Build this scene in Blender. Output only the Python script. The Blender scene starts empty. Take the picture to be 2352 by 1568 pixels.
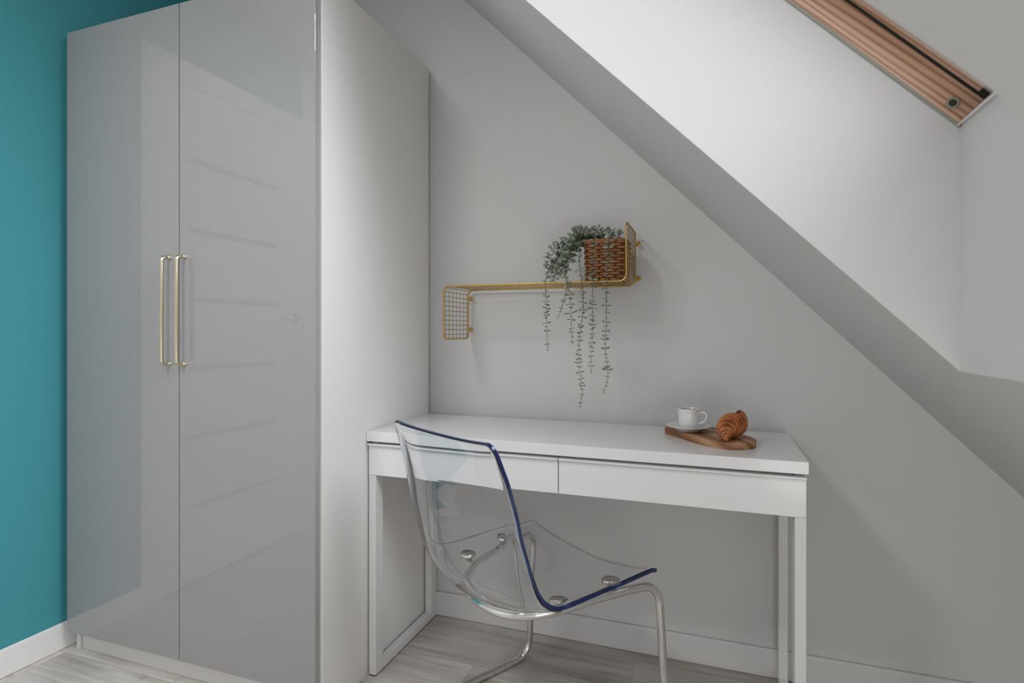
import bpy, bmesh, math, random
from mathutils import Vector, Matrix, noise
R = math.radians
PI = math.pi
scene = bpy.context.scene
col = scene.collection
random.seed(7)

# ------------------------------------------------------------------ materials
def new_mat(name):
    m = bpy.data.materials.new(name); m.use_nodes = True
    nt = m.node_tree
    for n in list(nt.nodes): nt.nodes.remove(n)
    out = nt.nodes.new('ShaderNodeOutputMaterial')
    return m, nt, out

def N(nt, kind, **kw):
    n = nt.nodes.new(kind)
    for k, v in kw.items():
        if k.startswith('i_'):
            n.inputs[k[2:].replace('_', ' ')].default_value = v
        else: setattr(n, k, v)
    return n

def pbr(name, color, rough=.5, metal=0, spec=.5, var=.03, scale=6, bump=0, bump_scale=200, coat=0, coat_rough=.03, trans=0, ior=1.45, coat_ior=1.5):
    m, nt, out = new_mat(name)
    b = N(nt, 'ShaderNodeBsdfPrincipled')
    b.inputs['Roughness'].default_value = rough
    b.inputs['Metallic'].default_value = metal
    b.inputs['Specular IOR Level'].default_value = spec
    b.inputs['Coat Weight'].default_value = coat
    b.inputs['Coat Roughness'].default_value = coat_rough
    b.inputs['Coat IOR'].default_value = coat_ior
    b.inputs['Transmission Weight'].default_value = trans
    b.inputs['IOR'].default_value = ior
    tc = N(nt, 'ShaderNodeTexCoord')
    nz = N(nt, 'ShaderNodeTexNoise'); nz.inputs['Scale'].default_value = scale; nz.inputs['Detail'].default_value = 4
    nt.links.new(tc.outputs['Object'], nz.inputs['Vector'])
    mx = N(nt, 'ShaderNodeMix', data_type='RGBA')
    c = Vector(color[:3])
    mx.inputs['A'].default_value = (*(c * (1 - var)), 1)
    mx.inputs['B'].default_value = (*(c * (1 + var)), 1)
    nt.links.new(nz.outputs['Fac'], mx.inputs['Factor'])
    nt.links.new(mx.outputs['Result'], b.inputs['Base Color'])
    if bump:
        n2 = N(nt, 'ShaderNodeTexNoise'); n2.inputs['Scale'].default_value = bump_scale; n2.inputs['Detail'].default_value = 3
        nt.links.new(tc.outputs['Object'], n2.inputs['Vector'])
        bp = N(nt, 'ShaderNodeBump'); bp.inputs['Strength'].default_value = bump; bp.inputs['Distance'].default_value = .002
        nt.links.new(n2.outputs['Fac'], bp.inputs['Height'])
        nt.links.new(bp.outputs['Normal'], b.inputs['Normal'])
    nt.links.new(b.outputs['BSDF'], out.inputs['Surface'])
    return m

def clear_mat(name, tint, ior=1.49, rough=.0):
    """clear sheet: straight-through transmission plus a Fresnel mirror reflection"""
    m, nt, out = new_mat(name)
    geo = N(nt, 'ShaderNodeNewGeometry')
    mi = N(nt, 'ShaderNodeMix', data_type='FLOAT')
    mi.inputs['A'].default_value = ior; mi.inputs['B'].default_value = 1 / ior
    nt.links.new(geo.outputs['Backfacing'], mi.inputs['Factor'])
    fr = N(nt, 'ShaderNodeFresnel'); nt.links.new(mi.outputs['Result'], fr.inputs['IOR'])
    tr = N(nt, 'ShaderNodeBsdfTransparent'); tr.inputs['Color'].default_value = (*tint, 1)
    gl = N(nt, 'ShaderNodeBsdfGlossy'); gl.inputs['Color'].default_value = (1, 1, 1, 1); gl.inputs['Roughness'].default_value = rough
    mx = N(nt, 'ShaderNodeMixShader')
    nt.links.new(fr.outputs['Fac'], mx.inputs['Fac'])
    nt.links.new(tr.outputs['BSDF'], mx.inputs[1]); nt.links.new(gl.outputs['BSDF'], mx.inputs[2])
    nt.links.new(mx.outputs['Shader'], out.inputs['Surface'])
    return m

def acrylic_mat():
    """solid clear acrylic, refracting, with a blue tint that builds up along the sheet"""
    m, nt, out = new_mat('clear_acrylic')
    g = N(nt, 'ShaderNodeBsdfPrincipled')
    g.inputs['Base Color'].default_value = (1, 1, 1, 1); g.inputs['Roughness'].default_value = 0
    g.inputs['Transmission Weight'].default_value = 1; g.inputs['IOR'].default_value = 1.49
    va = N(nt, 'ShaderNodeVolumeAbsorption')
    va.inputs['Color'].default_value = (.06, .36, .92, 1); va.inputs['Density'].default_value = 4.0
    nt.links.new(g.outputs['BSDF'], out.inputs['Surface']); nt.links.new(va.outputs['Volume'], out.inputs['Volume'])
    return m

def ramp(nt, stops):
    r = N(nt, 'ShaderNodeValToRGB')
    e = r.color_ramp.elements
    e[0].position, e[0].color = stops[0][0], (*stops[0][1], 1)
    e[1].position, e[1].color = stops[-1][0], (*stops[-1][1], 1)
    for p, c in stops[1:-1]:
        x = e.new(p); x.color = (*c, 1)
    return r

def wood_mat(name, stops, stretch, scale, rough=.45, distort=4, rings=True, bump=.05):
    """grain running along the axis with the small number in stretch"""
    m, nt, out = new_mat(name)
    tc = N(nt, 'ShaderNodeTexCoord')
    mp = N(nt, 'ShaderNodeMapping'); mp.inputs['Scale'].default_value = stretch
    nt.links.new(tc.outputs['Object'], mp.inputs['Vector'])
    wv = N(nt, 'ShaderNodeTexWave', wave_type='BANDS', bands_direction='DIAGONAL', wave_profile='SIN')
    wv.inputs['Scale'].default_value = scale; wv.inputs['Distortion'].default_value = distort
    wv.inputs['Detail'].default_value = 3; wv.inputs['Detail Scale'].default_value = .6
    nz = N(nt, 'ShaderNodeTexNoise'); nz.inputs['Scale'].default_value = scale * 3; nz.inputs['Detail'].default_value = 6
    nt.links.new(mp.outputs['Vector'], wv.inputs['Vector']); nt.links.new(mp.outputs['Vector'], nz.inputs['Vector'])
    mx = N(nt, 'ShaderNodeMix', data_type='FLOAT'); mx.inputs['Factor'].default_value = .4
    nt.links.new(wv.outputs['Fac'], mx.inputs['A']); nt.links.new(nz.outputs['Fac'], mx.inputs['B'])
    r = ramp(nt, stops); nt.links.new(mx.outputs['Result'], r.inputs['Fac'])
    b = N(nt, 'ShaderNodeBsdfPrincipled'); b.inputs['Roughness'].default_value = rough
    nt.links.new(r.outputs['Color'], b.inputs['Base Color'])
    bp = N(nt, 'ShaderNodeBump'); bp.inputs['Strength'].default_value = bump; bp.inputs['Distance'].default_value = .001
    nt.links.new(mx.outputs['Result'], bp.inputs['Height']); nt.links.new(bp.outputs['Normal'], b.inputs['Normal'])
    nt.links.new(b.outputs['BSDF'], out.inputs['Surface'])
    return m

def floor_mat():
    m, nt, out = new_mat('laminate_planks')
    tc = N(nt, 'ShaderNodeTexCoord')
    br = N(nt, 'ShaderNodeTexBrick', offset=.37, offset_frequency=2)
    br.inputs['Color1'].default_value = (.0, .0, .0, 1); br.inputs['Color2'].default_value = (1, 1, 1, 1)
    br.inputs['Mortar'].default_value = (.5, .5, .5, 1)
    br.inputs['Scale'].default_value = 1; br.inputs['Mortar Size'].default_value = .0012
    br.inputs['Mortar Smooth'].default_value = .2; br.inputs['Bias'].default_value = 0
    br.inputs['Brick Width'].default_value = 1.28; br.inputs['Row Height'].default_value = .193
    mp0 = N(nt, 'ShaderNodeMapping'); mp0.inputs['Location'].default_value = (.52, .045, 0)
    nt.links.new(tc.outputs['Object'], mp0.inputs['Vector']); nt.links.new(mp0.outputs['Vector'], br.inputs['Vector'])
    # a shift of the grain for each plank
    sh = N(nt, 'ShaderNodeVectorMath', operation='SCALE'); sh.inputs['Scale'].default_value = 7.0
    nt.links.new(br.outputs['Color'], sh.inputs[0])
    ad = N(nt, 'ShaderNodeVectorMath', operation='ADD')
    nt.links.new(tc.outputs['Object'], ad.inputs[0]); nt.links.new(sh.outputs['Vector'], ad.inputs[1])
    mp = N(nt, 'ShaderNodeMapping'); mp.inputs['Scale'].default_value = (1.6, 22, 1)
    nt.links.new(ad.outputs['Vector'], mp.inputs['Vector'])
    g1 = N(nt, 'ShaderNodeTexNoise'); g1.inputs['Scale'].default_value = 1.6; g1.inputs['Detail'].default_value = 8; g1.inputs['Roughness'].default_value = .62; g1.inputs['Distortion'].default_value = .6
    nt.links.new(mp.outputs['Vector'], g1.inputs['Vector'])
    mp2 = N(nt, 'ShaderNodeMapping'); mp2.inputs['Scale'].default_value = (1.3, 5, 1)
    nt.links.new(ad.outputs['Vector'], mp2.inputs['Vector'])
    g2 = N(nt, 'ShaderNodeTexNoise'); g2.inputs['Scale'].default_value = 2.2; g2.inputs['Detail'].default_value = 4
    nt.links.new(mp2.outputs['Vector'], g2.inputs['Vector'])
    mx = N(nt, 'ShaderNodeMix', data_type='FLOAT'); mx.inputs['Factor'].default_value = .45
    nt.links.new(g1.outputs['Fac'], mx.inputs['A']); nt.links.new(g2.outputs['Fac'], mx.inputs['B'])
    r = ramp(nt, [(.30, (.295, .265, .235)), (.43, (.45, .415, .375)), (.52, (.565, .535, .495)), (.68, (.69, .66, .62))])
    nt.links.new(mx.outputs['Result'], r.inputs['Fac'])
    # knots
    mp3 = N(nt, 'ShaderNodeMapping'); mp3.inputs['Scale'].default_value = (2.2, 4.2, 1); mp3.inputs['Location'].default_value = (.33, .12, 0)
    nt.links.new(tc.outputs['Object'], mp3.inputs['Vector'])
    vo = N(nt, 'ShaderNodeTexVoronoi'); vo.inputs['Scale'].default_value = 1.0
    nz = N(nt, 'ShaderNodeTexNoise'); nz.inputs['Scale'].default_value = 18; nz.inputs['Detail'].default_value = 4
    nt.links.new(tc.outputs['Object'], nz.inputs['Vector'])
    vm = N(nt, 'ShaderNodeVectorMath', operation='SCALE'); vm.inputs['Scale'].default_value = .22
    nt.links.new(nz.outputs['Color'], vm.inputs[0])
    va = N(nt, 'ShaderNodeVectorMath', operation='ADD'); nt.links.new(mp3.outputs['Vector'], va.inputs[0]); nt.links.new(vm.outputs['Vector'], va.inputs[1])
    nt.links.new(va.outputs['Vector'], vo.inputs['Vector'])
    kr = ramp(nt, [(.03, (.45, .4, .36)), (.085, (1, 1, 1))]); nt.links.new(vo.outputs['Distance'], kr.inputs['Fac'])
    mu = N(nt, 'ShaderNodeMix', data_type='RGBA', blend_type='MULTIPLY'); mu.inputs['Factor'].default_value = 1
    nt.links.new(r.outputs['Color'], mu.inputs['A']); nt.links.new(kr.outputs['Color'], mu.inputs['B'])
    # plank tone
    tone = ramp(nt, [(0, (.86, .86, .86)), (1, (1.1, 1.1, 1.1))]); nt.links.new(br.outputs['Color'], tone.inputs['Fac'])
    m2 = N(nt, 'ShaderNodeMix', data_type='RGBA', blend_type='MULTIPLY'); m2.inputs['Factor'].default_value = 1
    nt.links.new(mu.outputs['Result'], m2.inputs['A']); nt.links.new(tone.outputs['Color'], m2.inputs['B'])
    m3 = N(nt, 'ShaderNodeMix', data_type='RGBA'); m3.inputs['B'].default_value = (.2, .18, .16, 1)
    sc = N(nt, 'ShaderNodeMath', operation='MULTIPLY'); sc.inputs[1].default_value = .45
    nt.links.new(br.outputs['Fac'], sc.inputs[0]); nt.links.new(sc.outputs['Value'], m3.inputs['Factor'])
    nt.links.new(m2.outputs['Result'], m3.inputs['A'])
    b = N(nt, 'ShaderNodeBsdfPrincipled'); b.inputs['Roughness'].default_value = .42; b.inputs['Specular IOR Level'].default_value = .4
    nt.links.new(m3.outputs['Result'], b.inputs['Base Color'])
    bp = N(nt, 'ShaderNodeBump'); bp.inputs['Strength'].default_value = .12; bp.inputs['Distance'].default_value = .001
    nt.links.new(mx.outputs['Result'], bp.inputs['Height']); nt.links.new(bp.outputs['Normal'], b.inputs['Normal'])
    nt.links.new(b.outputs['BSDF'], out.inputs['Surface'])
    return m

def croissant_mat():
    m, nt, out = new_mat('baked_crust')
    at = N(nt, 'ShaderNodeAttribute', attribute_name='ridge')
    tc = N(nt, 'ShaderNodeTexCoord')
    nz = N(nt, 'ShaderNodeTexNoise'); nz.inputs['Scale'].default_value = 60; nz.inputs['Detail'].default_value = 6
    nt.links.new(tc.outputs['Object'], nz.inputs['Vector'])
    mx = N(nt, 'ShaderNodeMix', data_type='FLOAT'); mx.inputs['Factor'].default_value = .42
    nt.links.new(at.outputs['Fac'], mx.inputs['A']); nt.links.new(nz.outputs['Fac'], mx.inputs['B'])
    r = ramp(nt, [(.24, (.07, .013, .005)), (.40, (.27, .068, .016)), (.56, (.46, .15, .036)), (.78, (.62, .26, .075))])
    nt.links.new(mx.outputs['Result'], r.inputs['Fac'])
    b = N(nt, 'ShaderNodeBsdfPrincipled'); b.inputs['Roughness'].default_value = .42
    nt.links.new(r.outputs['Color'], b.inputs['Base Color'])
    bp = N(nt, 'ShaderNodeBump'); bp.inputs['Strength'].default_value = .35; bp.inputs['Distance'].default_value = .002
    nt.links.new(mx.outputs['Result'], bp.inputs['Height']); nt.links.new(bp.outputs['Normal'], b.inputs['Normal'])
    nt.links.new(b.outputs['BSDF'], out.inputs['Surface'])
    return m

M = {}
M['wall'] = pbr('white_wall_paint', (.685, .685, .685), .9, spec=.15, var=.012, scale=2, bump=.08, bump_scale=260)
M['teal'] = pbr('teal_wall_paint', (.068, .325, .375), .75, spec=.25, var=.03, scale=2, bump=.08, bump_scale=260)
M['trim'] = pbr('white_trim_paint', (.84, .84, .84), .35, var=.01)
M['grey_trim'] = pbr('satin_wall_trim', (.70, .70, .70), .45, var=.01)
M['door_paint'] = pbr('white_door_paint', (.78, .78, .77), .4, var=.01)
M['carcass'] = pbr('white_melamine', (.80, .79, .77), .42, var=.01, spec=.4)
M['gloss_grey'] = pbr('gloss_grey_lacquer', (.335, .335, .34), .25, spec=.3, var=.006, coat=1, coat_rough=.008, coat_ior=1.5)
M['desk_white'] = pbr('gloss_white_lacquer', (.84, .845, .855), .2, spec=.5, var=.006, coat=.25, coat_rough=.06)
M['desk_frame'] = pbr('white_powder_coat', (.78, .78, .775), .4, var=.01)
M['rubber'] = pbr('black_rubber', (.02, .02, .02), .8)
M['brass'] = pbr('brushed_brass', (.74, .665, .50), .24, metal=1, var=.05, scale=40)
M['gold_wire'] = pbr('gold_wire', (.60, .42, .155), .33, metal=1, var=.06, scale=30)
M['thin_wire'] = pbr('thin_gold_wire', (.44, .31, .12), .36, metal=1, var=.06, scale=30)
M['chrome'] = pbr('chrome', (.78, .77, .75), .07, metal=1, var=.02, scale=10)
M['steel'] = pbr('satin_steel', (.62, .60, .57), .22, metal=1, var=.03, scale=20)
M['acrylic'] = acrylic_mat()
M['acrylic_edge'] = pbr('blue_acrylic_edge', (.022, .05, .21), .05, var=.08, scale=9, trans=.55, ior=1.49)
M['glass'] = clear_mat('window_glass', (.98, .98, .985), 1.5)
M['pine'] = wood_mat('lacquered_pine', [(.15, (.36, .19, .11)), (.38, (.58, .36, .235)), (.75, (.70, .48, .35))], (.5, 16, 21), 2.6, rough=.35, distort=5.5)
M['acacia'] = wood_mat('acacia_board', [(.12, (.19, .075, .028)), (.4, (.33, .155, .066)), (.62, (.42, .215, .098)), (.92, (.55, .35, .19))], (1.3, 16, 16), .9, rough=.5, distort=6)
M['rattan'] = pbr('brown_rattan', (.37, .165, .068), .55, var=.45, scale=55, bump=.3, bump_scale=400)
M['weave_gap_shade'] = pbr('weave_gap_shade', (.12, .045, .018), .65, var=.4, scale=55)  # stake colour darkened to paint shade into the gaps of the weave
M['basket_dark'] = pbr('dark_basket_lining', (.05, .022, .01), .9)
M['leaf'] = pbr('grey_green_leaf', (.30, .345, .27), .6, var=.45, scale=38)
M['stem'] = pbr('green_stem', (.085, .10, .06), .6, var=.2, scale=30)
M['porcelain'] = pbr('white_porcelain', (.80, .81, .82), .12, var=.005, coat=.3)
M['coffee'] = pbr('black_coffee', (.03, .014, .006), .08, var=.2)
M['cap_grey'] = pbr('grey_plastic_cap', (.34, .35, .30), .5)
M['cap_dark'] = pbr('dark_screw_hole', (.05, .05, .035), .4)
M['crust'] = croissant_mat()
M['floor'] = floor_mat()

# ------------------------------------------------------------------ mesh helpers
def fillet(pts, rad, n=8, closed=False):
    """round the corners of a polyline"""
    pts = [Vector(p) for p in pts]
    m = len(pts)
    if not isinstance(rad, (list, tuple)): rad = [rad] * m
    out = []
    for i, p in enumerate(pts):
        if not closed and i in (0, m - 1): out.append(p); continue
        a, b = pts[i - 1], pts[(i + 1) % m]
        da, db = (a - p), (b - p)
        la, lb = da.length, db.length
        da.normalize(); db.normalize()
        ang = da.angle(db)
        if rad[i] <= 0 or ang > PI - .01: out.append(p); continue
        t = min(rad[i] / math.tan(ang / 2), la * .49, lb * .49)
        r = t * math.tan(ang / 2)
        c = p + (da + db).normalized() * (r / math.sin(ang / 2))
        s, e = p + da * t - c, p + db * t - c
        w = s.angle(e)
        for k in range(n + 1):
            f = k / n
            out.append(c + (s * math.sin((1 - f) * w) + e * math.sin(f * w)) / math.sin(w))
    return out

def catmull(pts, n=6):
    pts = [Vector(p) for p in pts]
    q = [2 * pts[0] - pts[1]] + pts + [2 * pts[-1] - pts[-2]]
    out = []
    for i in range(1, len(q) - 2):
        a, b, c, d = q[i - 1], q[i], q[i + 1], q[i + 2]
        for k in range(n):
            t = k / n
            out.append(.5 * ((2 * b) + (c - a) * t + (2 * a - 5 * b + 4 * c - d) * t * t + (3 * b - a - 3 * c + d) * t ** 3))
    out.append(pts[-1])
    return out

class MB:
    def __init__(s): s.bm = bmesh.new()
    def box(s, lo, hi, bev=0, seg=2, mtx=None):
        lo, hi = Vector(lo), Vector(hi)
        g = bmesh.ops.create_cube(s.bm, size=1)
        vs = g['verts']
        for v in vs:
            v.co = Vector(((v.co.x + .5) * (hi.x - lo.x) + lo.x, (v.co.y + .5) * (hi.y - lo.y) + lo.y, (v.co.z + .5) * (hi.z - lo.z) + lo.z))
        if mtx is not None: bmesh.ops.transform(s.bm, matrix=mtx, verts=vs)
        if bev:
            es = list({e for v in vs for e in v.link_edges})
            bmesh.ops.bevel(s.bm, geom=es, offset=bev, segments=seg, affect='EDGES', profile=.6)
        return s
    def tube(s, path, r, seg=10, closed=False, caps=True):
        path = [Vector(p) for p in path]
        n = len(path)
        rs = r if isinstance(r, (list, tuple)) else [r] * n
        tang = []
        for i in range(n):
            if closed: t = path[(i + 1) % n] - path[i - 1]
            else: t = path[min(i + 1, n - 1)] - path[max(i - 1, 0)]
            tang.append(t.normalized())
        ref = Vector((0, 0, 1)) if abs(tang[0].z) < .9 else Vector((1, 0, 0))
        nrm = (ref - tang[0] * ref.dot(tang[0])).normalized()
        rings = []
        for i in range(n):
            nrm = (nrm - tang[i] * nrm.dot(tang[i])).normalized()
            bi = tang[i].cross(nrm)
            rings.append([s.bm.verts.new(path[i] + (nrm * math.cos(2 * PI * k / seg) + bi * math.sin(2 * PI * k / seg)) * rs[i]) for k in range(seg)])
        m = n if closed else n - 1
        for i in range(m):
            A, B = rings[i], rings[(i + 1) % n]
            off = 0
            if closed and i == n - 1:
                off = min(range(seg), key=lambda o: (A[0].co - B[o].co).length)
            for k in range(seg):
                f = s.bm.faces.new((A[k], A[(k + 1) % seg], B[(k + 1 + off) % seg], B[(k + off) % seg])); f.smooth = True
        if not closed and caps:
            s.bm.faces.new(list(reversed(rings[0]))); s.bm.faces.new(rings[-1])
        return s
    def lathe(s, prof, c=(0, 0, 0), seg=48, mtx=None, cap0=False, cap1=False):
        c = Vector(c); rings = []
        new = []
        for r, z in prof:
            ring = [s.bm.verts.new(c + Vector((r * math.cos(2 * PI * k / seg), r * math.sin(2 * PI * k / seg), z))) for k in range(seg)]
            rings.append(ring); new += ring
        for A, B in zip(rings, rings[1:]):
            for k in range(seg):
                f = s.bm.faces.new((A[k], A[(k + 1) % seg], B[(k + 1) % seg], B[k])); f.smooth = True
        if cap0: s.bm.faces.new(list(reversed(rings[0])))
        if cap1: s.bm.faces.new(rings[-1])
        if mtx is not None: bmesh.ops.transform(s.bm, matrix=mtx, verts=new)
        return s
    def poly(s, pts):
        return s.bm.faces.new([s.bm.verts.new(p) for p in pts])
    def prism(s, outline, z0, z1, bev=0):
        lo = [s.bm.verts.new((x, y, z0)) for x, y in outline]
        hi = [s.bm.verts.new((x, y, z1)) for x, y in outline]
        s.bm.faces.new(list(reversed(lo))); top = s.bm.faces.new(hi)
        n = len(lo)
        for i in range(n):
            s.bm.faces.new((lo[i], lo[(i + 1) % n], hi[(i + 1) % n], hi[i]))
        if bev:
            bmesh.ops.bevel(s.bm, geom=[e for e in top.edges], offset=bev, segments=2, affect='EDGES')
        return s
    def build(s, name, mat, parent=None, origin=None, smooth=False, auto=False):
        bm = s.bm
        bmesh.ops.recalc_face_normals(bm, faces=bm.faces)
        me = bpy.data.meshes.new(name)
        if origin is not None:
            bmesh.ops.translate(bm, vec=-Vector(origin), verts=bm.verts)
        bm.to_mesh(me); bm.free()
        if smooth:
            for p in me.polygons: p.use_smooth = True
        for m in (mat if isinstance(mat, (list, tuple)) else [mat]): me.materials.append(m)
        o = bpy.data.objects.new(name, me); col.objects.link(o)
        if parent is not None: o.parent = parent
        elif origin is not None: o.location = origin
        return o

def thing(name, label, cat, loc=(0, 0, 0), rot=(0, 0, 0), group=None):
    o = bpy.data.objects.new(name, None); col.objects.link(o)
    o.location = loc; o.rotation_euler = rot; o.empty_display_size = .1
    o['label'] = label; o['category'] = cat
    if group: o['group'] = group
    return o

def tag(o, label, cat, group=None):
    o['label'] = label; o['category'] = cat
    if group: o['group'] = group
    return o

def struct(o):
    o['kind'] = 'structure'
    return o

def rel(o, loc):
    """mesh was modelled in room coordinates: shift it under a thing placed at loc"""
    o.data.transform(Matrix.Translation(-Vector(loc)))
    return o

# ------------------------------------------------------------------ room
CAM = Vector((.9942, -1.8606, 1.0415))
YAW = -.3445
XT = -1.031          # teal wall plane
YB = .013            # back wall plane
RZ, RA = 2.3848, 1.0094
XK = 1.95            # knee wall
YF = -3.05           # wall behind the camera
ZC = 2.56
XC = (RZ - ZC) / RA  # where the slope meets the flat ceiling
OFF = .43            # vertical thickness of the sloped build-up
zr = lambda x: RZ - RA * x

b = MB(); b.box((XT - .2, YF - .2, -.12), (XK + .2, YB + .2, 0)); struct(b.build('floor', M['floor']))
b = MB(); b.box((XT - .2, YF - .2, ZC), (XC + .0, YB + .2, ZC + .15)); struct(b.build('ceiling', M['wall']))
# back wall follows the slope
b = MB()
prof = [(XT - .2, 0), (XK + .15, 0), (XK + .15, zr(XK + .15)), (XC, ZC + .0), (XC, ZC + .1), (XT - .2, ZC + .1)]
def slab_y(b, prof, y0, y1):
    A = [b.bm.verts.new((x, y0, z)) for x, z in prof]; B = [b.bm.verts.new((x, y1, z)) for x, z in prof]
    b.bm.faces.new(A); b.bm.faces.new(list(reversed(B)))
    n = len(prof)
    for i in range(n): b.bm.faces.new((A[i], B[i], B[(i + 1) % n], A[(i + 1) % n]))
slab_y(b, prof, YB, YB + .15)
struct(b.build('wall_back', M['wall']))
b = MB(); slab_y(b, prof, YF - .15, YF); struct(b.build('wall_front', M['wall']))
b = MB(); b.box((XK, YF, 0), (XK + .15, YB, zr(XK) + .02)); struct(b.build('wall_right', M['wall']))
# teal wall with a doorway
DY0, DY1, DZ = -.987, -1.79, 2.053
b = MB()
b.box((XT - .15, DY0, 0), (XT, YB, ZC))
b.box((XT - .15, DY1, DZ), (XT, DY0, ZC))
struct(b.build('wall_left', M['teal']))
b = MB(); b.box((XT - .15, YF, 0), (XT, DY1, ZC)); struct(b.build('wall_left.001', M['wall']))

# sloped ceiling with two roof window recesses
XL = 1.40
WL = 1.185
SL = math.atan(RA)
X_OUT_TOP = XL - WL * math.cos(SL)
Z_OUT_TOP = zr(X_OUT_TOP) + OFF
X_IN_TOP = (RZ - Z_OUT_TOP) / RA
WY = [(-.663, -1.393), (-1.98, -2.71)]
b = MB()
ys = [YB] + [y for w in WY for y in w] + [YF]
for i in range(len(ys) - 1):
    y0, y1 = ys[i], ys[i + 1]
    opened = i % 2 == 1
    xe = XK + .15
    def strip(xa, xb, off):
        b.poly([(xa, y0, zr(xa) + off), (xb, y0, zr(xb) + off), (xb, y1, zr(xb) + off), (xa, y1, zr(xa) + off)])
    if opened:
        strip(XC, X_IN_TOP, 0); strip(XL, xe, 0)
        strip(XC, X_OUT_TOP, OFF); strip(XL, xe, OFF)
        b.poly([(XL, y0, zr(XL)), (XL, y1, zr(XL)), (XL, y1, zr(XL) + OFF), (XL, y0, zr(XL) + OFF)])
        b.poly([(X_IN_TOP, y0, Z_OUT_TOP), (X_IN_TOP, y1, Z_OUT_TOP), (X_OUT_TOP, y1, Z_OUT_TOP), (X_OUT_TOP, y0, Z_OUT_TOP)])
        for y in (y0, y1):
            b.poly([(XL, y, zr(XL)), (XL, y, zr(XL) + OFF), (X_OUT_TOP, y, Z_OUT_TOP), (X_IN_TOP, y, Z_OUT_TOP)])
    else:
        strip(XC, XL, 0); strip(XL, xe, 0); strip(XC, xe, OFF)
xe = XK + .15
b.poly([(xe, YB, zr(xe)), (xe, YF, zr(xe)), (xe, YF, zr(xe) + OFF), (xe, YB, zr(xe) + OFF)])
b.poly([(XC, YB, ZC), (XC, YF, ZC), (XC, YF, ZC + OFF), (XC, YB, ZC + OFF)])
bmesh.ops.remove_doubles(b.bm, verts=b.bm.verts, dist=1e-5)
struct(b.build('wall_slope', M['wall']))

# roof windows: local axes u (up the slope), v (towards the camera side), n (outwards)
def roof_window(idx, yA, yB):
    U = Vector((-math.cos(SL), 0, math.sin(SL))); V = Vector((0, -1, 0)); NN = Vector((math.sin(SL), 0, math.cos(SL)))
    mt = Matrix((U, V, NN)).transposed().to_4x4()
    w = bpy.data.objects.new('window_%d' % idx, None); col.objects.link(w)
    w.matrix_world = Matrix.Translation((XL, yA, zr(XL) + OFF)) @ mt
    w.empty_display_size = .1
    W = yA - yB
    struct(w)
    t = .045
    for v0, v1 in ((-t, .004), (W - .004, W + t)):
        MB().box((-t, v0, .001), (WL + t, v1, .052), .0015).build('frame_jamb', M['pine'], w)
    MB().box((-t, .0045, .001), (.003, W - .0045, .052), .0015).build('frame_sill', M['trim'], w)
    MB().box((WL - .003, .0045, .001), (WL + t, W - .0045, .052), .0015).build('frame_head', M['pine'], w)
    MB().box((.0032, .0045, -.004), (.006, W - .0045, .066), .0005).build('sill_lining', M['trim'], w)
    s0 = .0075
    q = .055
    for v0, v1 in ((s0, s0 + q), (W - s0 - q, W - s0)):
        MB().box((.022, v0, .0545), (WL - .012, v1, .118), .002).build('sash_stile', M['pine'], w)
    for u0, u1 in ((.022, .022 + q), (WL - .012 - q, WL - .012)):
        MB().box((u0, s0 + q, .0545), (u1, W - s0 - q, .118), .002).build('sash_rail', M['pine'], w)
    MB().box((.05, s0 + q - .012, .09), (WL - .045, W - s0 - q + .012, .096)).build('window_pane', M['glass'], w)
    # metal cladding of the frame seen from outside keeps stray light out of the joint
    m = MB()
    for v0, v1 in ((-.06, .008), (W - .008, W + .06)): m.box((-.06, v0, .1185), (WL + .06, v1, .135))
    for u0, u1 in ((-.06, .026), (WL - .014, WL + .06)): m.box((u0, .008, .1185), (u1, W - .008, .135))
    for v0, v1 in ((-.06, -t - .0005), (W + t + .0005, W + .06)): m.box((-.06, v0, .001), (WL + .06, v1, .1185))
    for u0, u1 in ((-.06, -t - .0005), (WL + t + .0005, WL + .06)): m.box((u0, -t, .001), (u1, W + t, .1185))
    m.build('outer_cladding', M['cap_grey'], w)
    MB().box((0, .0003, -.003), (WL, .0036, .0008)).build('joint_strip', M['cap_grey'], w)  # thin grey strip along the joint of reveal and jamb
    # plastic screw cap in the jamb
    rot = Matrix.Rotation(-PI / 2, 4, 'X')
    cap = MB()
    cap.lathe([(.0062, .0001), (.0095, .0001), (.0105, .0012), (.0098, .0022), (.0066, .0022), (.0062, .0001)], seg=28, mtx=Matrix.Translation((.038, .004, .020)) @ rot)
    c = cap.build('screw_cap', M['cap_grey'], w)
    MB().lathe([(.0001, .0006), (.0062, .0006)], seg=24, mtx=Matrix.Translation((.038, .004, .020)) @ rot, cap0=False).build('screw_hole', M['cap_dark'], c)
    return w
for i, (a, c) in enumerate(WY): roof_window(i + 1, a, c)

# baseboards
BH = .086
def baseboard(name, lo, hi, bevel=.006, mat='trim'):
    b = MB(); b.box(lo, hi, bevel, 3); return struct(b.build(name, M[mat]))
baseboard('baseboard_back', (.0, .0, .0), (XK, YB, BH), .0062, 'grey_trim')
baseboard('baseboard_left', (XT, -.899, 0), (-1.018, YB - .02, BH))
baseboard('baseboard_left.001', (XT, YF, 0), (-1.018, -1.879, BH))
baseboard('baseboard_right', (XK - .013, YF, 0), (XK, -.001, BH))
baseboard('baseboard_front', (-1.017, YF, 0), (XK - .014, YF + .013, BH))

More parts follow.
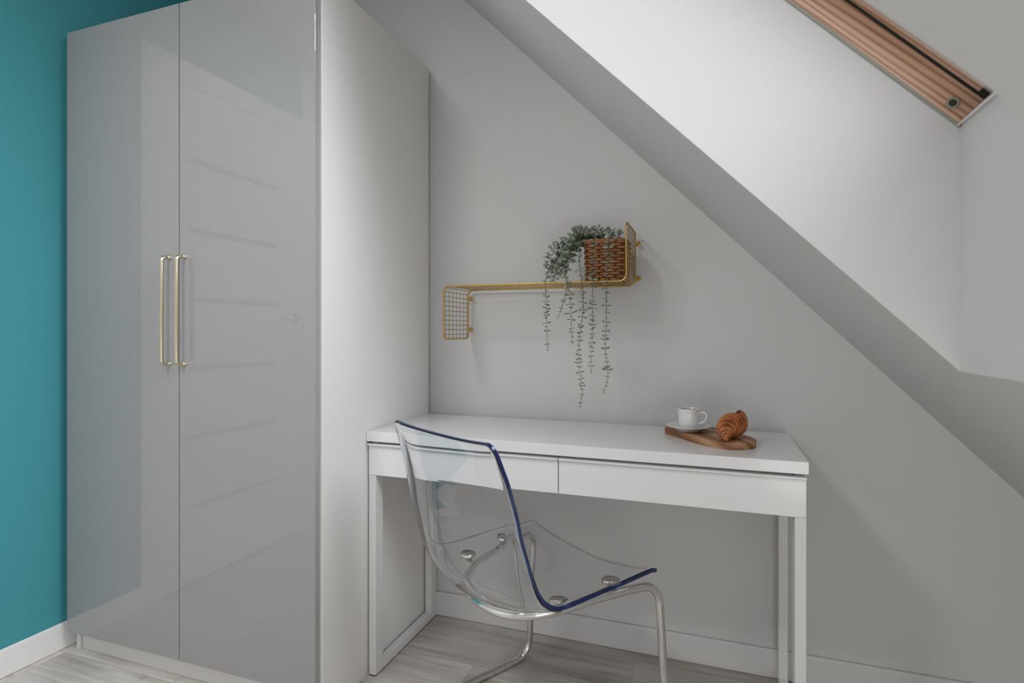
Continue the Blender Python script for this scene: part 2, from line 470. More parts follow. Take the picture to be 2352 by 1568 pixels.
# the white interior door in the teal wall (mirrored in the wardrobe fronts)
dr = bpy.data.objects.new('door_1', None); col.objects.link(dr); struct(dr)
dr.location = (XT, (DY0 + DY1) / 2, 0)
dl = dr.location
for y0, y1 in ((DY0 + .087, DY0 - .006), (DY1 + .006, DY1 - .087)):
    rel(MB().box((XT - .0, min(y0, y1), 0), (XT + .011, max(y0, y1), DZ + .087), .003).build('door_casing', M['door_paint'], dr), dl)
rel(MB().box((XT, DY1 + .006, DZ - .006), (XT + .011, DY0 - .006, DZ + .087), .003).build('door_casing', M['door_paint'], dr), dl)
b = MB()
zs = [.012] + [.32 + .2845 * k for k in range(6)] + [DZ - .004]
g = .012
for k in range(7):
    b.box((XT - .055, DY1 + .19, zs[k] + (g if k else 0)), (XT + .006, DY0 - .12, zs[k + 1] - (g if k < 6 else 0)), .002)
b.box((XT - .05, DY1 + .19, .02), (XT - .034, DY0 - .12, DZ - .02))
b.box((XT - .055, DY1 + .003, .012), (XT + .006, DY1 + .19, DZ - .004))
b.box((XT - .055, DY0 - .12, .012), (XT + .006, DY0 - .003, DZ - .004))
leaf = rel(b.build('door_leaf', M['door_paint'], dr), dl)
b = MB()
b.box((XT + .006, -1.75, 1.085), (XT - .006, -1.705, 1.135), .002)
b.tube(fillet([(XT - .008, -1.727, 1.11), (XT + .045, -1.727, 1.11), (XT + .045, -1.60, 1.11)], .012), .009)
rel(b.build('door_handle', M['steel'], leaf), dl)

# ------------------------------------------------------------------ wardrobe
WX0, WD, WH = -.987, .6226, 2.012
w = thing('wardrobe', 'tall white wardrobe with two glossy grey doors, standing against the teal wall', 'wardrobe', (-.4935, -.30, 0))
wl = w.location
P = .018
FR = -.6026
def wp(name, lo, hi, mat, bev=.001): return rel(MB().box(lo, hi, bev).build(name, mat, w), wl)
wp('side_panel', (WX0, FR + .01, 0), (WX0 + P, -.002, WH - .002), M['carcass'])
wp('side_panel', (-P, FR + .001, 0), (0, -.002, WH - .002), M['carcass'])
wp('top_panel', (WX0 + P, FR + .01, WH - .022), (-P, -.002, WH - .002), M['carcass'])
wp('bottom_panel', (WX0 + P, FR + .01, .07), (-P, -.01, .088), M['carcass'])
wp('plinth', (WX0 + P + .002, FR + .016, 0), (-P - .0005, FR + .032, .0695), M['carcass'])
wp('back_panel', (WX0 + P, -.010, .02), (-P, -.003, WH - .03), M['carcass'])
def wdoor(x0, x1, hx, lab):
    d = rel(MB().box((x0, -WD, .07), (x1, -WD + P, WH), .0012, 2).build('door', M['gloss_grey'], w), wl)
    d['label'] = lab
    hd = -WD - .026
    b = MB()
    b.tube(fillet([(hx, -WD, 1.262), (hx, hd, 1.262), (hx, hd, .946), (hx, -WD, .946)], .013), .0056, seg=14)
    h = rel(b.build('handle', M['brass'], d), wl)
    h['label'] = 'slim brass bar handle'
    for z in (1.262, .946):
        c = MB()
        c.lathe([(.0001, .0065), (.0066, .0065), (.0074, .0055), (.0074, .0035), (.0064, .003), (.0074, .002), (.0074, 0)], seg=20, mtx=Matrix.Translation((hx, -WD, z)) @ Matrix.Rotation(PI / 2, 4, 'X'))
        rel(c.build('mount_collar', M['brass'], w), wl).parent = h
    return d
wdoor(WX0 + .001, -.4968, -.533, 'left glossy grey door')
wdoor(-.4936, -.0065, -.474, 'right glossy grey door')

# ------------------------------------------------------------------ desk
d = thing('writing_desk', 'glossy white desk with two wide drawers, standing against the wall beside the wardrobe', 'desk', (.6, -.2, 0))
dl = d.location
def dp(name, lo, hi, mat, bev=.001, parent=None):
    return rel(MB().box(lo, hi, bev).build(name, mat, parent or d), dl)
dp('desktop', (.0015, -.40, .7106), (1.20, -.0005, .74), M['desk_white'], .0016)
dp('apron', (.034, -.372, .625), (1.168, -.03, .7104), M['desk_frame'])
for x0, x1, lab in ((.007, .5985, 'left drawer'), (.6012, 1.195, 'right drawer')):
    b = MB()
    b.box((x0, -.395, .6085), (x1, -.377, .7035), .001)
    f = rel(b.build('drawer', M['desk_white'], d), dl); f['label'] = lab + ' with a lip along its upper edge'
    b = MB()
    A = [(-.3951, .6962), (-.402, .6995), (-.402, .7028), (-.3951, .7035)]
    va = [b.bm.verts.new((x0, y, z)) for y, z in A]; vb = [b.bm.verts.new((x1, y, z)) for y, z in A]
    b.bm.faces.new(va); b.bm.faces.new(list(reversed(vb)))
    for i in range(4): b.bm.faces.new((va[i], vb[i], vb[(i + 1) % 4], va[(i + 1) % 4]))
    rel(b.build('pull_lip', M['desk_white'], f), dl)
for x0 in (.007, 1.171):
    x1 = x0 + .024
    b = MB()
    b.box((x0, -.3765 - .018, .004), (x1, -.355, .608), .001)
    b.box((x0, -.376, .60), (x1, -.03, .7104), .001)
    b.box((x0, -.04, .004), (x1, -.0012, .7104), .001)
    b.box((x0, -.3548, .004), (x1, -.0405, .028), .001)
    lf = rel(b.build('leg_frame', M['desk_frame'], d), dl)
    for y in (-.385, -.02):
        dp('foot_pad', (x0 + .003, y - .008, 0), (x1 - .003, y + .008, .0042), M['rubber'], 0, lf)

# ------------------------------------------------------------------ clear chair
CP = (.53, -.497, 0)
ch = thing('acrylic_chair', 'clear acrylic shell chair on bent chrome tube legs, pulled up to the desk', 'chair', CP, (0, 0, R(-30.98)))
edge = [(-.250, .818, .206), (-.240, .795, .211), (-.229, .765, .214), (-.218, .735, .217), (-.208, .70, .219), (-.198, .66, .222), (-.190, .62, .224), (-.178, .58, .226), (-.164, .536, .229), (-.150, .502, .231), (-.130, .474, .232), (-.102, .456, .234), (-.073, .4505, .235), (-.03, .4495, .235), (.02, .449, .235), (.07, .448, .235), (.137, .4475, .2345), (.205, .447, .233), (.238, .446, .232), (.249, .443, .2315), (.256, .436, .231)]
belly = [.010, .016, .022, .028, .033, .038, .043, .048, .054, .059, .061, .060, .057, .053, .049, .045, .042, .039, .037, .036, .036]
prof = catmull([Vector((a, c, e)) for a, c, e in edge], 4)
bel = catmull([Vector((x, 0, 0)) for x in belly], 4)
thick = [.0065, .0075, .009, .0105, .012, .0132, .014, .0145, .014, .0125, .011, .0095, .0085, .008, .0075, .0075, .0075, .0075, .0075, .0075, .007]
thk = [v.x for v in catmull([Vector((x, 0, 0)) for x in thick], 4)]
def shell_point(i, s):
    p = prof[i]
    a, c = prof[max(i - 1, 0)], prof[min(i + 1, len(prof) - 1)]
    t = Vector((0, c.x - a.x, c.y - a.y)).normalized()
    nrm = Vector((0, t.z, -t.y))      # outwards: behind the back, below the seat
    if i < 14:                         # the top rim only sags, it does not lean
        f = i / 14; nrm = (nrm * f + Vector((0, -.25, -.6)) * (1 - f))
    if i > len(prof) - 12:             # waterfall front
        nrm = Vector((0, .25, -1)).normalized()
    w = p.z
    k = 1 - abs(s) ** (2.5 - .85 * max(0, min(1, (i - 36) / 16)))
    q = Vector((s * w, p.x, p.y)) + nrm * bel[i].x * k
    return q
NS = 36
rows = len(prof)
b = MB()
# corner rounding by squeezing the s-range at the first rows
def s_at(i, j):
    s = -1 + 2 * j / NS
    lim = 1
    if i < 4: lim = 1 - .055 * (1 - math.sqrt(max(0, 1 - ((4 - i) / 4) ** 2)))
    if i > rows - 5: lim = 1 - .05 * (1 - math.sqrt(max(0, 1 - ((i - rows + 5) / 4) ** 2)))
    return s * lim
pts = [[shell_point(i, s_at(i, j)) for j in range(NS + 1)] for i in range(rows)]
def nrm_at(i, j):
    u = pts[min(i + 1, rows - 1)][j] - pts[max(i - 1, 0)][j]
    v = pts[i][min(j + 1, NS)] - pts[i][max(j - 1, 0)]
    return v.cross(u).normalized()
inner = [[None] * (NS + 1) for _ in range(rows)]; outer = [[None] * (NS + 1) for _ in range(rows)]
for i in range(rows):
    for j in range(NS + 1):
        n = nrm_at(i, j)
        sj = abs(s_at(i, j))
        th = .006 + (thk[i] - .006) * sj ** 6          # the rim is thicker than the middle of the sheet
        inner[i][j] = b.bm.verts.new(pts[i][j] + n * th / 2); outer[i][j] = b.bm.verts.new(pts[i][j] - n * th / 2)
for i in range(rows - 1):
    for j in range(NS):
        f = b.bm.faces.new((inner[i][j], inner[i][j + 1], inner[i + 1][j + 1], inner[i + 1][j])); f.smooth = True
        f = b.bm.faces.new((outer[i][j], outer[i + 1][j], outer[i + 1][j + 1], outer[i][j + 1])); f.smooth = True
rim = []
for i in range(rows - 1):
    for j in (0, NS):
        rim.append(b.bm.faces.new((inner[i][j], inner[i + 1][j], outer[i + 1][j], outer[i][j])))
for j in range(NS):
    for i in (0, rows - 1):
        rim.append(b.bm.faces.new((inner[i][j], outer[i][j], outer[i][j + 1], inner[i][j + 1])))
for f in rim: f.material_index = 1
sh = b.build('seat_shell', [M['acrylic'], M['acrylic_edge']], ch)
sh['label'] = 'clear acrylic shell with dark blue edges'
# tube: one continuous bent chrome tube, mirror halves
TR = .0105
half = [(0, -.120, .3815), (.06, -.115, .384), (.12, -.087, .392), (.165, -.02, .402), (.190, .08, .408), (.208, .16, .409)]
upper = catmull(half, 5)
low = fillet([upper[-1], (.236, .252, .410), (.262, .254, .0115), (.262, -.27, .0115), (0, -.27, .0115)], [0, .052, .05, .06, 0], 10)
side = upper + low[1:]
path = side + [Vector((-p.x, p.y, p.z)) for p in reversed(side[1:-1])]
b = MB(); b.tube(path, TR, 16, closed=True)
fr = b.build('tube_frame', M['chrome'], ch); fr['label'] = 'bent chrome tube frame'
# mounting discs between tube and shell
def surf_z(x, y):
    best = min(((pts[i][j] - Vector((x, y, pts[i][j].z))).length, pts[i][j].z) for i in range(rows // 2, rows) for j in range(NS + 1))
    return best[1]
for sx in (-1, 1):
    for x, y in ((.177, -.040), (.190, .124)):
        z = surf_z(sx * x, y) + .0062
        c = MB()
        c.lathe([(.0001, -.001), (.0200, -.001), (.0212, -.002), (.0225, -.0045), (.0225, -.0075), (.0200, -.0095), (.0110, -.0125), (.009, -.026), (.0001, -.026)], (sx * x, y, z), 28)
        q = c.build('mounting_disc', M['steel'], ch)
        # bolt plate reaching the tube
        tx = .164 if y < 0 else .197
        c = MB(); c.box((min(sx * x, sx * tx), y - .009, .405), (max(sx * x, sx * tx), y + .009, .4125), .001)
        c.build('mounting_tab', M['steel'], q)

# ------------------------------------------------------------------ gold wire wall shelf
SX0, SX1, SZ = .163, .753, 1.190
SF, SB = -.205, -.007
s = thing('wire_wall_shelf', 'gold wire mesh wall shelf above the desk, holding the basket at one end', 'shelf', (.458, YB, SZ))
sl = s.location
loop = [(SX0, SF, 1.018), (SX0, SF, SZ), (SX1, SF, SZ), (SX1, SF, 1.362), (SX1, SB, 1.362), (SX1, SB, SZ), (SX0, SB, SZ), (SX0, SB, 1.018)]
b = MB(); b.tube(fillet(loop, .020, 8, closed=True), .0029, 10, closed=True)
b_o = rel(b.build('outer_frame', M['gold_wire'], s), sl)
b = MB()
for k in range(1, 8):
    y = SF + (SB - SF) * (k - .55) / 6.9
    b.tube(fillet([(SX0, y, 1.018), (SX0, y, SZ), (SX1, y, SZ), (SX1, y, 1.362)], .020), .00095, 6)
cp = fillet([(SX0, 0, 1.018), (SX0, 0, SZ), (SX1, 0, SZ), (SX1, 0, 1.362)], .020)
acc = 0; nxt = .0155
for a, c in zip(cp, cp[1:]):
    L = (c - a).length
    while nxt <= acc + L:
        p = a.lerp(c, (nxt - acc) / L)
        b.tube([(p.x, SF - .004, p.z), (p.x, SB + .003, p.z)], .00095, 6)
        nxt += .0155
    acc += L
mesh_o = rel(b.build('wire_mesh', M['thin_wire'], s), sl)
for x, z in ((SX0, 1.159), (SX0, 1.049), (SX1, 1.326), (SX1, 1.213)):
    b = MB()
    ring = [(x + .009 + .0062 * math.cos(a), -.0045, z + .0062 * math.sin(a)) for a in [2 * PI * k / 18 for k in range(18)]]
    b.tube(ring, .0022, 8, closed=True)
    lug = rel(b.build('mounting_eyelet', M['gold_wire'], s), sl)
    b = MB(); b.lathe([(.0001, .0), (.003, .0), (.0042, .002), (.0042, .003), (.002, .0035), (.002, .017), (.0001, .017)], seg=14, mtx=Matrix.Translation((x + .009, -.0085, z)) @ Matrix.Rotation(-PI / 2, 4, 'X'))
    rel(b.build('screw', M['gold_wire'], lug), sl)

# ------------------------------------------------------------------ woven basket
BX, BY, BZ, BHT = .6795, -.100, SZ + .0045, .126
bk = thing('woven_basket', 'small square brown woven basket standing at the right end of the gold wire shelf', 'basket', (BX, BY, BZ))
def rr_point(a, hx, hy, e=5.0):
    c, sn = math.cos(a), math.sin(a)
    r = (abs(c / hx) ** e + abs(sn / hy) ** e) ** (-1 / e)
    return Vector((r * c, r * sn, 0))
# woven strands: each row weaves in and out of the stakes
NST = 24
NROW = 14
b = MB()
for r in range(NROW):
    f = r / (NROW - 1)
    z = .006 + f * (BHT - .014)
    hx = .0585 + .0035 * f; hy = .0585 + .0035 * f
    path = []
    n = NST * 8
    for k in range(n):
        a = 2 * PI * k / n
        p = rr_point(a, hx, hy)
        amp = .0036 * math.cos(NST / 2 * a + (PI if r % 2 else 0))
        q = p * (1 + amp / p.length); q.z = z + .0006 * math.sin(k * 1.7 + r)
        path.append(q)
    b.tube(path, .0043, 6, closed=True)
wv = b.build('woven_wall', M['rattan'], bk)
b = MB()
for k in range(NST):
    a = 2 * PI * k / NST
    p0 = rr_point(a, .0585, .0585); p1 = rr_point(a, .062, .062)
    b.tube([(p0.x, p0.y, .002), (p1.x, p1.y, BHT - .002)], .0030, 6)
b.build('stake_ribs', M['weave_gap_shade'], bk)
b = MB()
n = 120
for k2 in (-1, 1):
    path = []
    for k in range(n):
        a = 2 * PI * k / n
        p = rr_point(a, .0625, .0625); tw = 18 * a + (PI if k2 > 0 else 0)
        p = p * (1 + .0022 * math.cos(tw) / p.length); p.z = BHT - .002 + .0022 * math.sin(tw)
        path.append(p)
    b.tube(path, .0034, 6, closed=True)
b.build('rim_braid', M['rattan'], bk)
b = MB()
ring = [rr_point(2 * PI * k / 48, .0555, .0555) for k in range(48)]
b.prism([(p.x, p.y) for p in ring], .001, .1)
b.build('basket_lining', M['basket_dark'], bk)

# ------------------------------------------------------------------ trailing eucalyptus
ev = thing('trailing_eucalyptus', 'grey-green trailing eucalyptus spilling out of the brown basket and hanging below the shelf', 'plant', (BX, BY, BZ + .1))
el = ev.location
rnd = random.Random(11)
def leaf_geo(b, p, direction, up, L, Wd):
    """a small rounded, slightly cupped leaf with thickness"""
    d = direction.normalized()
    sd = d.cross(up)
    if sd.length < 1e-3: sd = d.cross(Vector((1, 0, 0)))
    sd.normalize(); n = sd.cross(d).normalized()
    out = []
    shape = [(0, 0), (.18, .62), (.45, 1), (.75, .82), (.94, .4), (1, 0)]
    top, bot = [], []
    for t, wd in shape:
        mid = p + d * L * t + n * (L * .18 * t * t)
        for sgn in ((0,) if wd == 0 else (-1, 0, 1)):
            q = mid + sd * sgn * wd * Wd * .5 + n * (abs(sgn) * Wd * .12)
            top.append(b.bm.verts.new(q + n * .0002)); bot.append(b.bm.verts.new(q - n * .0002))
    def quad(V, ids, flip):
        vs = [V[i] for i in ids]
        f = b.bm.faces.new(vs[::-1] if flip else vs); f.smooth = True
    for V, fl in ((top, 0), (bot, 1)):
        quad(V, (0, 2, 1), fl); quad(V, (0, 3, 2), fl)
        for r in range(3):
            o = 1 + 3 * r
            quad(V, (o, o + 1, o + 4, o + 3), fl); quad(V, (o + 1, o + 2, o + 5, o + 4), fl)
        quad(V, (10, 11, 13), fl); quad(V, (11, 12, 13), fl)
    loopi = [0, 1, 4, 7, 10, 13, 12, 9, 6, 3]
    for a, c in zip(loopi, loopi[1:] + loopi[:1]):
        b.bm.faces.new((top[a], top[c], bot[c], bot[a]))
def strand(pts, big=(0, 1), gap=.0115, size=(.006, .012), dens=1.0, start=.0, boost=(), spread=0):
    pts = [Vector(p) for p in pts]
    p0 = pts[0]
    p0.x = BX + max(-.030, min(.030, p0.x - BX)); p0.y = BY + max(-.030, min(.030, p0.y - BY)); p0.z = top - .016
    mid_ = p0 * .7 + pts[1] * .3; mid_.z = top + .015
    for q_ in pts[1:]:
        if max(abs(q_.x - BX), abs(q_.y - BY)) < .082: q_.z = max(q_.z, top + .016) if q_.z > top - .03 else q_.z
    pts = [p0, mid_] + pts[1:]
    path = catmull(pts, 8)
    sm = MB(); lm = MB()
    n = len(path)
    sm.tube(path, [.0012 - .0007 * i / n for i in range(n)], 6)
    stem_o = rel(sm.build('strand', M['stem'], ev), el)
    tot = sum((c - a).length for a, c in zip(path, path[1:]))
    acc = 0; nxt = start; k = 0
    for a, c in zip(path, path[1:]):
        L = (c - a).length
        while nxt <= acc + L and L > 0:
            p = a.lerp(c, (nxt - acc) / L)
            t = (c - a).normalized()
            f = nxt / tot
            ph = k * PI / 2 * .93 + rnd.uniform(-.5, .5)
            x = t.cross(Vector((0, 1, 0)))
            if x.length < .1: x = Vector((1, 0, 0))
            x.normalize(); y = t.cross(x)
            big_f = 1.0
            for b0, b1 in boost:
                if b0 <= f <= b1: big_f = 1.35
            sz = rnd.uniform(*size) * big_f * (1 - .35 * max(0, f - .75) / .25)
            if rnd.random() < .18: sz *= 1.35
            for sg in (1, -1):
                dirv = (x * math.cos(ph) * sg + y * math.sin(ph) * sg) + t * rnd.uniform(-.25, .45)
                up = Vector((rnd.uniform(-.3, .3), rnd.uniform(-.8, -.2), rnd.uniform(.3, 1)))
                q = p + dirv.normalized() * .001
                # leaves stop short of the plaster
                if q.y + dirv.normalized().y * sz > YB - .004: continue
                hit = False
                for fr_ in (0, .5, 1):
                    e_ = q + dirv.normalized() * sz * fr_
                    m_ = max(abs(e_.x - BX), abs(e_.y - BY))
                    if e_.z < BZ + BHT + .011 and (m_ < .080 and not (m_ < .042 and e_.z > BZ + .108)): hit = True
                    if abs(e_.z - SZ) < .008 and SF - .008 < e_.y < SB + .006 and SX0 < e_.x < SX1 + .006: hit = True
                if hit: continue
                leaf_geo(lm, q, dirv, up, sz, sz * (rnd.uniform(.72, 1.0) if spread else rnd.uniform(.6, .9)))
            k += 1
            nxt += gap * rnd.uniform(.75, 1.3)
        acc += L
    leaf_geo(lm, path[-1], path[-1] - path[-2], Vector((0, -1, .2)), size[0], size[0] * .7)
    rel(lm.build('leaves', M['leaf'], ev), el).parent = stem_o
    return stem_o
top = SZ + .0045 + BHT
YH = -.219
# hanging strands
strand([(.66, -.11, top - .02), (.655, -.150, top + .012), (.657, -.190, top - .006), (.657, -.206, 1.25), (.657, YH, 1.17), (.656, YH, 1.044), (.652, YH, .928)], boost=((.40, .46), (.7, .75)), size=(.0075, .0135))
strand([(.69, -.11, top - .02), (.700, -.150, top + .020), (.701, -.188, top + .002), (.701, -.208, 1.247), (.698, YH, 1.165), (.697, YH, 1.057), (.693, YH, 1.006), (.702, YH, .917), (.690, YH, .868)], boost=((.16, .30), (.45, .5), (.86, .92)), size=(.0075, .0145))
strand([(.64, -.12, top - .02), (.628, -.155, top + .008), (.612, -.190, 1.30), (.618, -.212, 1.23), (.627, YH, 1.166), (.628, YH, 1.095), (.619, YH, 1.044), (.615, YH, .953), (.626, YH, .876), (.620, YH, .824)], boost=((.45, .5), (.88, .94)), size=(.007, .0135))
strand([(.63, -.09, top - .01), (.605, -.11, top + .012), (.565, -.150, 1.30), (.555, -.19, 1.245), (.580, -.214, 1.19), (.586, YH, 1.167), (.590, YH, 1.122), (.593, YH, 1.06), (.596, YH, 1.012)], size=(.009, .016), boost=((.8, .88),))
strand([(.63, -.11, top - .01), (.600, -.13, top + .010), (.550, -.165, 1.285), (.520, -.195, 1.24), (.512, -.212, 1.20), (.513, YH, 1.169), (.516, YH, 1.123), (.517, YH, 1.057), (.519, YH, .991)], size=(.008, .015))
strand([(.63, -.13, top - .01), (.610, -.15, top + .006), (.578, -.18, 1.29), (.572, -.205, 1.235), (.580, -.215, 1.185), (.578, YH, 1.168), (.566, YH, 1.122), (.553, YH, 1.088)], size=(.007, .013))
# clump sprays over the rim and beside the basket
sprays = [[(.63, -.08, top - .02), (.600, -.085, top + .026), (.555, -.10, top - .004), (.515, -.12, 1.268), (.500, -.14, 1.232)],
          [(.64, -.10, top - .02), (.610, -.12, top + .018), (.575, -.14, 1.300), (.550, -.15, 1.262), (.545, -.16, 1.222)],
          [(.63, -.06, top - .02), (.595, -.06, top + .012), (.550, -.07, 1.282), (.518, -.09, 1.240), (.508, -.11, 1.208)],
          [(.64, -.13, top - .02), (.600, -.16, top + .000), (.580, -.18, 1.270), (.572, -.19, 1.228)],
          [(.65, -.09, top - .02), (.620, -.10, top + .036), (.585, -.11, top + .026), (.556, -.12, 1.322)],
          [(.64, -.07, top - .02), (.640, -.08, top + .024), (.650, -.09, top + .050)],
          [(.66, -.08, top - .02), (.655, -.10, top + .022), (.638, -.12, top + .040)],
          [(.67, -.10, top - .02), (.668, -.12, top + .016), (.656, -.135, top + .028)],
          [(.69, -.09, top - .02), (.690, -.11, top + .018), (.688, -.13, top + .036)],
          [(.69, -.12, top - .02), (.695, -.14, top + .018), (.700, -.165, top + .026)],
          [(.62, -.10, top - .02), (.585, -.13, 1.305), (.535, -.15, 1.262), (.525, -.17, 1.205)],
          [(.63, -.12, top - .02), (.590, -.15, top + .002), (.560, -.185, 1.255), (.548, -.20, 1.208)],
          [(.62, -.11, top - .02), (.580, -.14, 1.315), (.528, -.16, 1.290), (.508, -.17, 1.262)],
          [(.71, -.09, top - .02), (.712, -.10, top + .014), (.724, -.115, top + .024)]]
for p in sprays: strand(p, gap=.0125, size=(.0115, .0205), spread=1)
for p in sprays[:5] + sprays[10:13]:
    q = [p[0], (p[1][0], p[1][1], max(p[1][2], top + .012) + .006)] + [(x - rnd.uniform(.0, .014), y - rnd.uniform(.0, .03), max(z + rnd.uniform(-.022, .012), SZ + .016)) for x, y, z in p[2:]]
    strand(q, gap=.0145, size=(.0115, .019), spread=1)

# ------------------------------------------------------------------ breakfast board
DT = .7402
bo = thing('serving_board', 'brown wooden serving board lying near the right end of the desk', 'board', (.975, -.20, DT))
pts2 = [(.8555, -.131), (.879, -.163), (.901, -.192), (.939, -.246), (.973, -.284), (1.006, -.308), (1.038, -.315), (1.066, -.305), (1.088, -.281), (1.097, -.253), (1.093, -.222), (1.078, -.193), (1.05, -.150), (1.012, -.108), (.985, -.078), (.955, -.052), (.925, -.046), (.900, -.054), (.878, -.078), (.861, -.104)]
sm = []
m = len(pts2)
for i in range(m):
    a, p, c, e = [Vector(pts2[(i + k) % m]) for k in (-1, 0, 1, 2)]
    for k in range(4):
        t = k / 4
        sm.append(.5 * ((2 * p) + (c - a) * t + (2 * a - 5 * p + 4 * c - e) * t * t + (3 * p - a - 3 * c + e) * t ** 3))
ang = math.atan2(-.284 + .131, .973 - .8555)
bo.rotation_euler = (0, 0, ang)
rt = Matrix.Rotation(-ang, 2)
loc2 = [rt @ (Vector((p.x, p.y)) - Vector((.975, -.20))) for p in sm]
b = MB(); b.prism([(p.x, p.y) for p in loc2], 0, .018, .0015)
b.build('board_slab', M['acacia'], bo)

# saucer and cup
SC = (.924, -.168, DT + .0184)
so = tag(MB().lathe([(.0001, .002), (.020, .002), (.028, .0016), (.029, 0), (.032, 0), (.033, .003), (.046, .0075), (.0605, .0145), (.0625, .0157), (.0620, .0168), (.0595, .0162), (.045, .0100), (.034, .0062), (.022, .0052), (.0001, .0052)], seg=64).build('saucer', M['porcelain']), 'round white saucer under the coffee cup on the wooden board', 'saucer')
so.location = SC
cz = SC[2] + .0055
cu = thing('coffee_cup', 'small white coffee cup standing on the saucer beside the croissant', 'cup', (SC[0], SC[1], cz))
b = MB()
b.lathe([(.0001, .0018), (.017, .0018), (.0185, 0), (.0205, 0), (.0225, .002), (.0268, .009), (.0283, .020), (.0290, .040), (.0300, .0565), (.0303, .0580), (.0297, .0588), (.0287, .0580), (.0276, .040), (.0268, .021), (.0250, .011), (.019, .006), (.0001, .005)], seg=56)
b.build('cup_body', M['porcelain'], cu)
b = MB()
hd = Vector((.94, -.18, 0)).normalized()
hp = [Vector((0, 0, .046)) + hd * .0282, Vector((0, 0, .049)) + hd * .038, Vector((0, 0, .046)) + hd * .0475, Vector((0, 0, .036)) + hd * .050, Vector((0, 0, .026)) + hd * .0450, Vector((0, 0, .018)) + hd * .034, Vector((0, 0, .0155)) + hd * .0268]
b.tube(catmull(hp, 6), .0030, 10)
b.build('cup_handle', M['porcelain'], cu)
b = MB(); b.lathe([(.0001, .0545), (.0283, .0545), (.0280, .0535)], seg=48); b.build('coffee', M['coffee'], cu)['label'] = 'black coffee'

# croissant
cb = DT + .0184
cr_loc = (1.035, -.245, cb)
cpts = [(1.024, -.314, .0085), (1.021, -.300, .0135), (1.021, -.284, .0205), (1.026, -.264, .0285), (1.034, -.246, .0325), (1.044, -.230, .0335), (1.053, -.216, .036), (1.060, -.203, .045), (1.060, -.194, .0565), (1.053, -.190, .0635)]
crad = [.0055, .0125, .0205, .0290, .0325, .0325, .0280, .0200, .0130, .0075]
path = catmull([Vector(p) for p in cpts], 14)
rad = [v.x for v in catmull([Vector((r, 0, 0)) for r in crad], 14)]
bm = bmesh.new()
lay = bm.verts.layers.float.new('ridge')
seg = 40; rings = []
n = len(path)
prev = Vector((0, 0, 1))
for i, p in enumerate(path):
    t = (path[min(i + 1, n - 1)] - path[max(i - 1, 0)]).normalized()
    prev = (prev - t * prev.dot(t)).normalized(); bi = t.cross(prev)
    ring = []
    for k in range(seg):
        a = 2 * PI * k / seg
        u = i / (n - 1)
        ctr = abs(u - .5) * 2
        ph = (ctr * 6.6 + .35 * math.sin(a + (1 if u < .5 else -1) * .8)) % 1.0    # stepped layers
        step = (1 - ph) if ph > .12 else ph / .12
        fine = noise.noise(Vector((u * 9, math.cos(a) * 2, math.sin(a) * 2))) + .8 * noise.noise(Vector((ctr * 40, math.cos(a) * .8, math.sin(a) * .8 + 7)))
        r = rad[i] * (.93 + .085 * step + .03 * fine)
        q = p + (prev * math.cos(a) + bi * math.sin(a)) * r
        q.z = max(q.z, .0006)
        v = bm.verts.new(q - Vector((cr_loc[0], cr_loc[1], 0)))
        dark = .0
        if u > .76: dark = (u - .76) / .20
        v[lay] = max(0, min(1, .25 + .55 * step + .25 * fine - .5 * dark + .12 * math.cos(a * 3 + ctr * 6)))
        ring.append(v)
    rings.append(ring)
for A, B in zip(rings, rings[1:]):
    for k in range(seg):
        f = bm.faces.new((A[k], A[(k + 1) % seg], B[(k + 1) % seg], B[k])); f.smooth = True
bm.faces.new(rings[0]); bm.faces.new(rings[-1])
bmesh.ops.recalc_face_normals(bm, faces=bm.faces)
me = bpy.data.meshes.new('croissant'); bm.to_mesh(me); bm.free(); me.materials.append(M['crust'])
cr = bpy.data.objects.new('croissant', me); col.objects.link(cr); cr.location = cr_loc
tag(cr, 'golden brown croissant with a dark tip, on the right half of the wooden board', 'croissant')

# ------------------------------------------------------------------ light: overcast sky through the roof windows
SKY = 2.0
SKY_SUN = 12.0
wd = bpy.data.worlds.new('overcast_sky'); scene.world = wd; wd.use_nodes = True
nt = wd.node_tree
bg = nt.nodes['Background']
bg.inputs['Color'].default_value = (.925, .96, 1.0, 1)
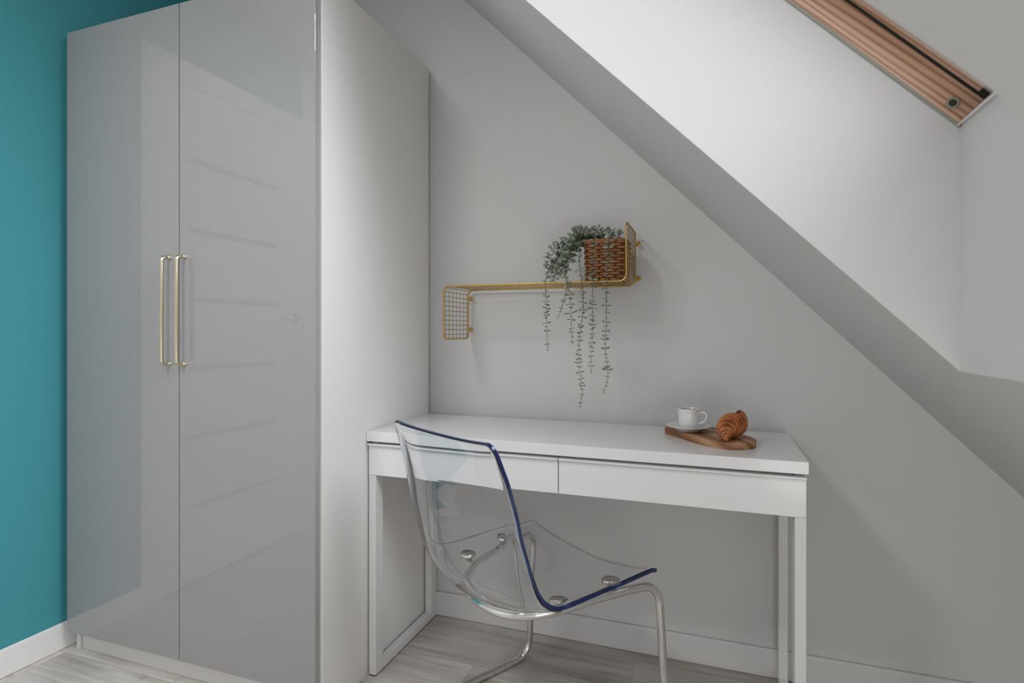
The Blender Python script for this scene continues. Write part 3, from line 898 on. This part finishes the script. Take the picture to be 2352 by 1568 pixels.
# overcast: dimmer overhead, brightest around the veiled sun facing the roof windows
tcw = N(nt, 'ShaderNodeTexCoord')
dt = N(nt, 'ShaderNodeVectorMath', operation='DOT_PRODUCT'); dt.inputs[1].default_value = Vector((.77, 0, .63)).normalized()
nt.links.new(tcw.outputs['Generated'], dt.inputs[0])
mr = N(nt, 'ShaderNodeMapRange', interpolation_type='SMOOTHSTEP')
mr.inputs['From Min'].default_value = .72; mr.inputs['From Max'].default_value = 1; mr.inputs['To Min'].default_value = SKY; mr.inputs['To Max'].default_value = SKY_SUN
nt.links.new(dt.outputs['Value'], mr.inputs['Value']); nt.links.new(mr.outputs['Result'], bg.inputs['Strength'])
for a, c in WY:
    ld = bpy.data.lights.new('sky_portal', 'AREA'); ld.shape = 'RECTANGLE'; ld.size = WL; ld.size_y = a - c
    ld.cycles.is_portal = True
    o = bpy.data.objects.new('sky_portal', ld); col.objects.link(o)
    ctr = Vector((XL - WL / 2 * math.cos(SL), (a + c) / 2, zr(XL) + OFF + WL / 2 * math.sin(SL))) + Vector((math.sin(SL), 0, math.cos(SL))) * .16
    o.location = ctr
    o.rotation_euler = (0, SL, 0)
# two added, unseen fill lights: under the ceiling and low by the knee wall
lamp = bpy.data.lights.new('ceiling_fill', 'AREA'); lamp.shape = 'DISK'; lamp.size = .4; lamp.energy = 16; lamp.color = (1, .985, .965)
lo = bpy.data.objects.new('ceiling_fill', lamp); col.objects.link(lo); lo.location = (-.25, -1.85, 2.46)

lamp2 = bpy.data.lights.new('low_fill', 'POINT'); lamp2.shadow_soft_size = .3; lamp2.energy = 13; lamp2.color = (1, .975, .945)
lo2 = bpy.data.objects.new('low_fill', lamp2); col.objects.link(lo2); lo2.location = (1.5, -2.35, .42)

# ------------------------------------------------------------------ camera
cd = bpy.data.cameras.new('camera'); cam = bpy.data.objects.new('camera', cd); col.objects.link(cam)
cd.sensor_width = 36; cd.lens = 36 * 1296.99 / 2352
cd.shift_y = -(784 - 761.78) / 2352
cam.location = CAM
cam.rotation_euler = (PI / 2, 0, -YAW)
cd.clip_start = .02
cd.dof.use_dof = True; cd.dof.focus_distance = 1.72; cd.dof.aperture_fstop = 3.2
scene.camera = cam
scene.view_settings.view_transform = 'Standard'; scene.view_settings.look = 'None'
scene.view_settings.gamma = 1; scene.view_settings.use_curve_mapping = False
scene.view_settings.exposure = 0
scene.cycles.max_bounces = 40; scene.cycles.transmission_bounces = 40; scene.cycles.transparent_max_bounces = 16
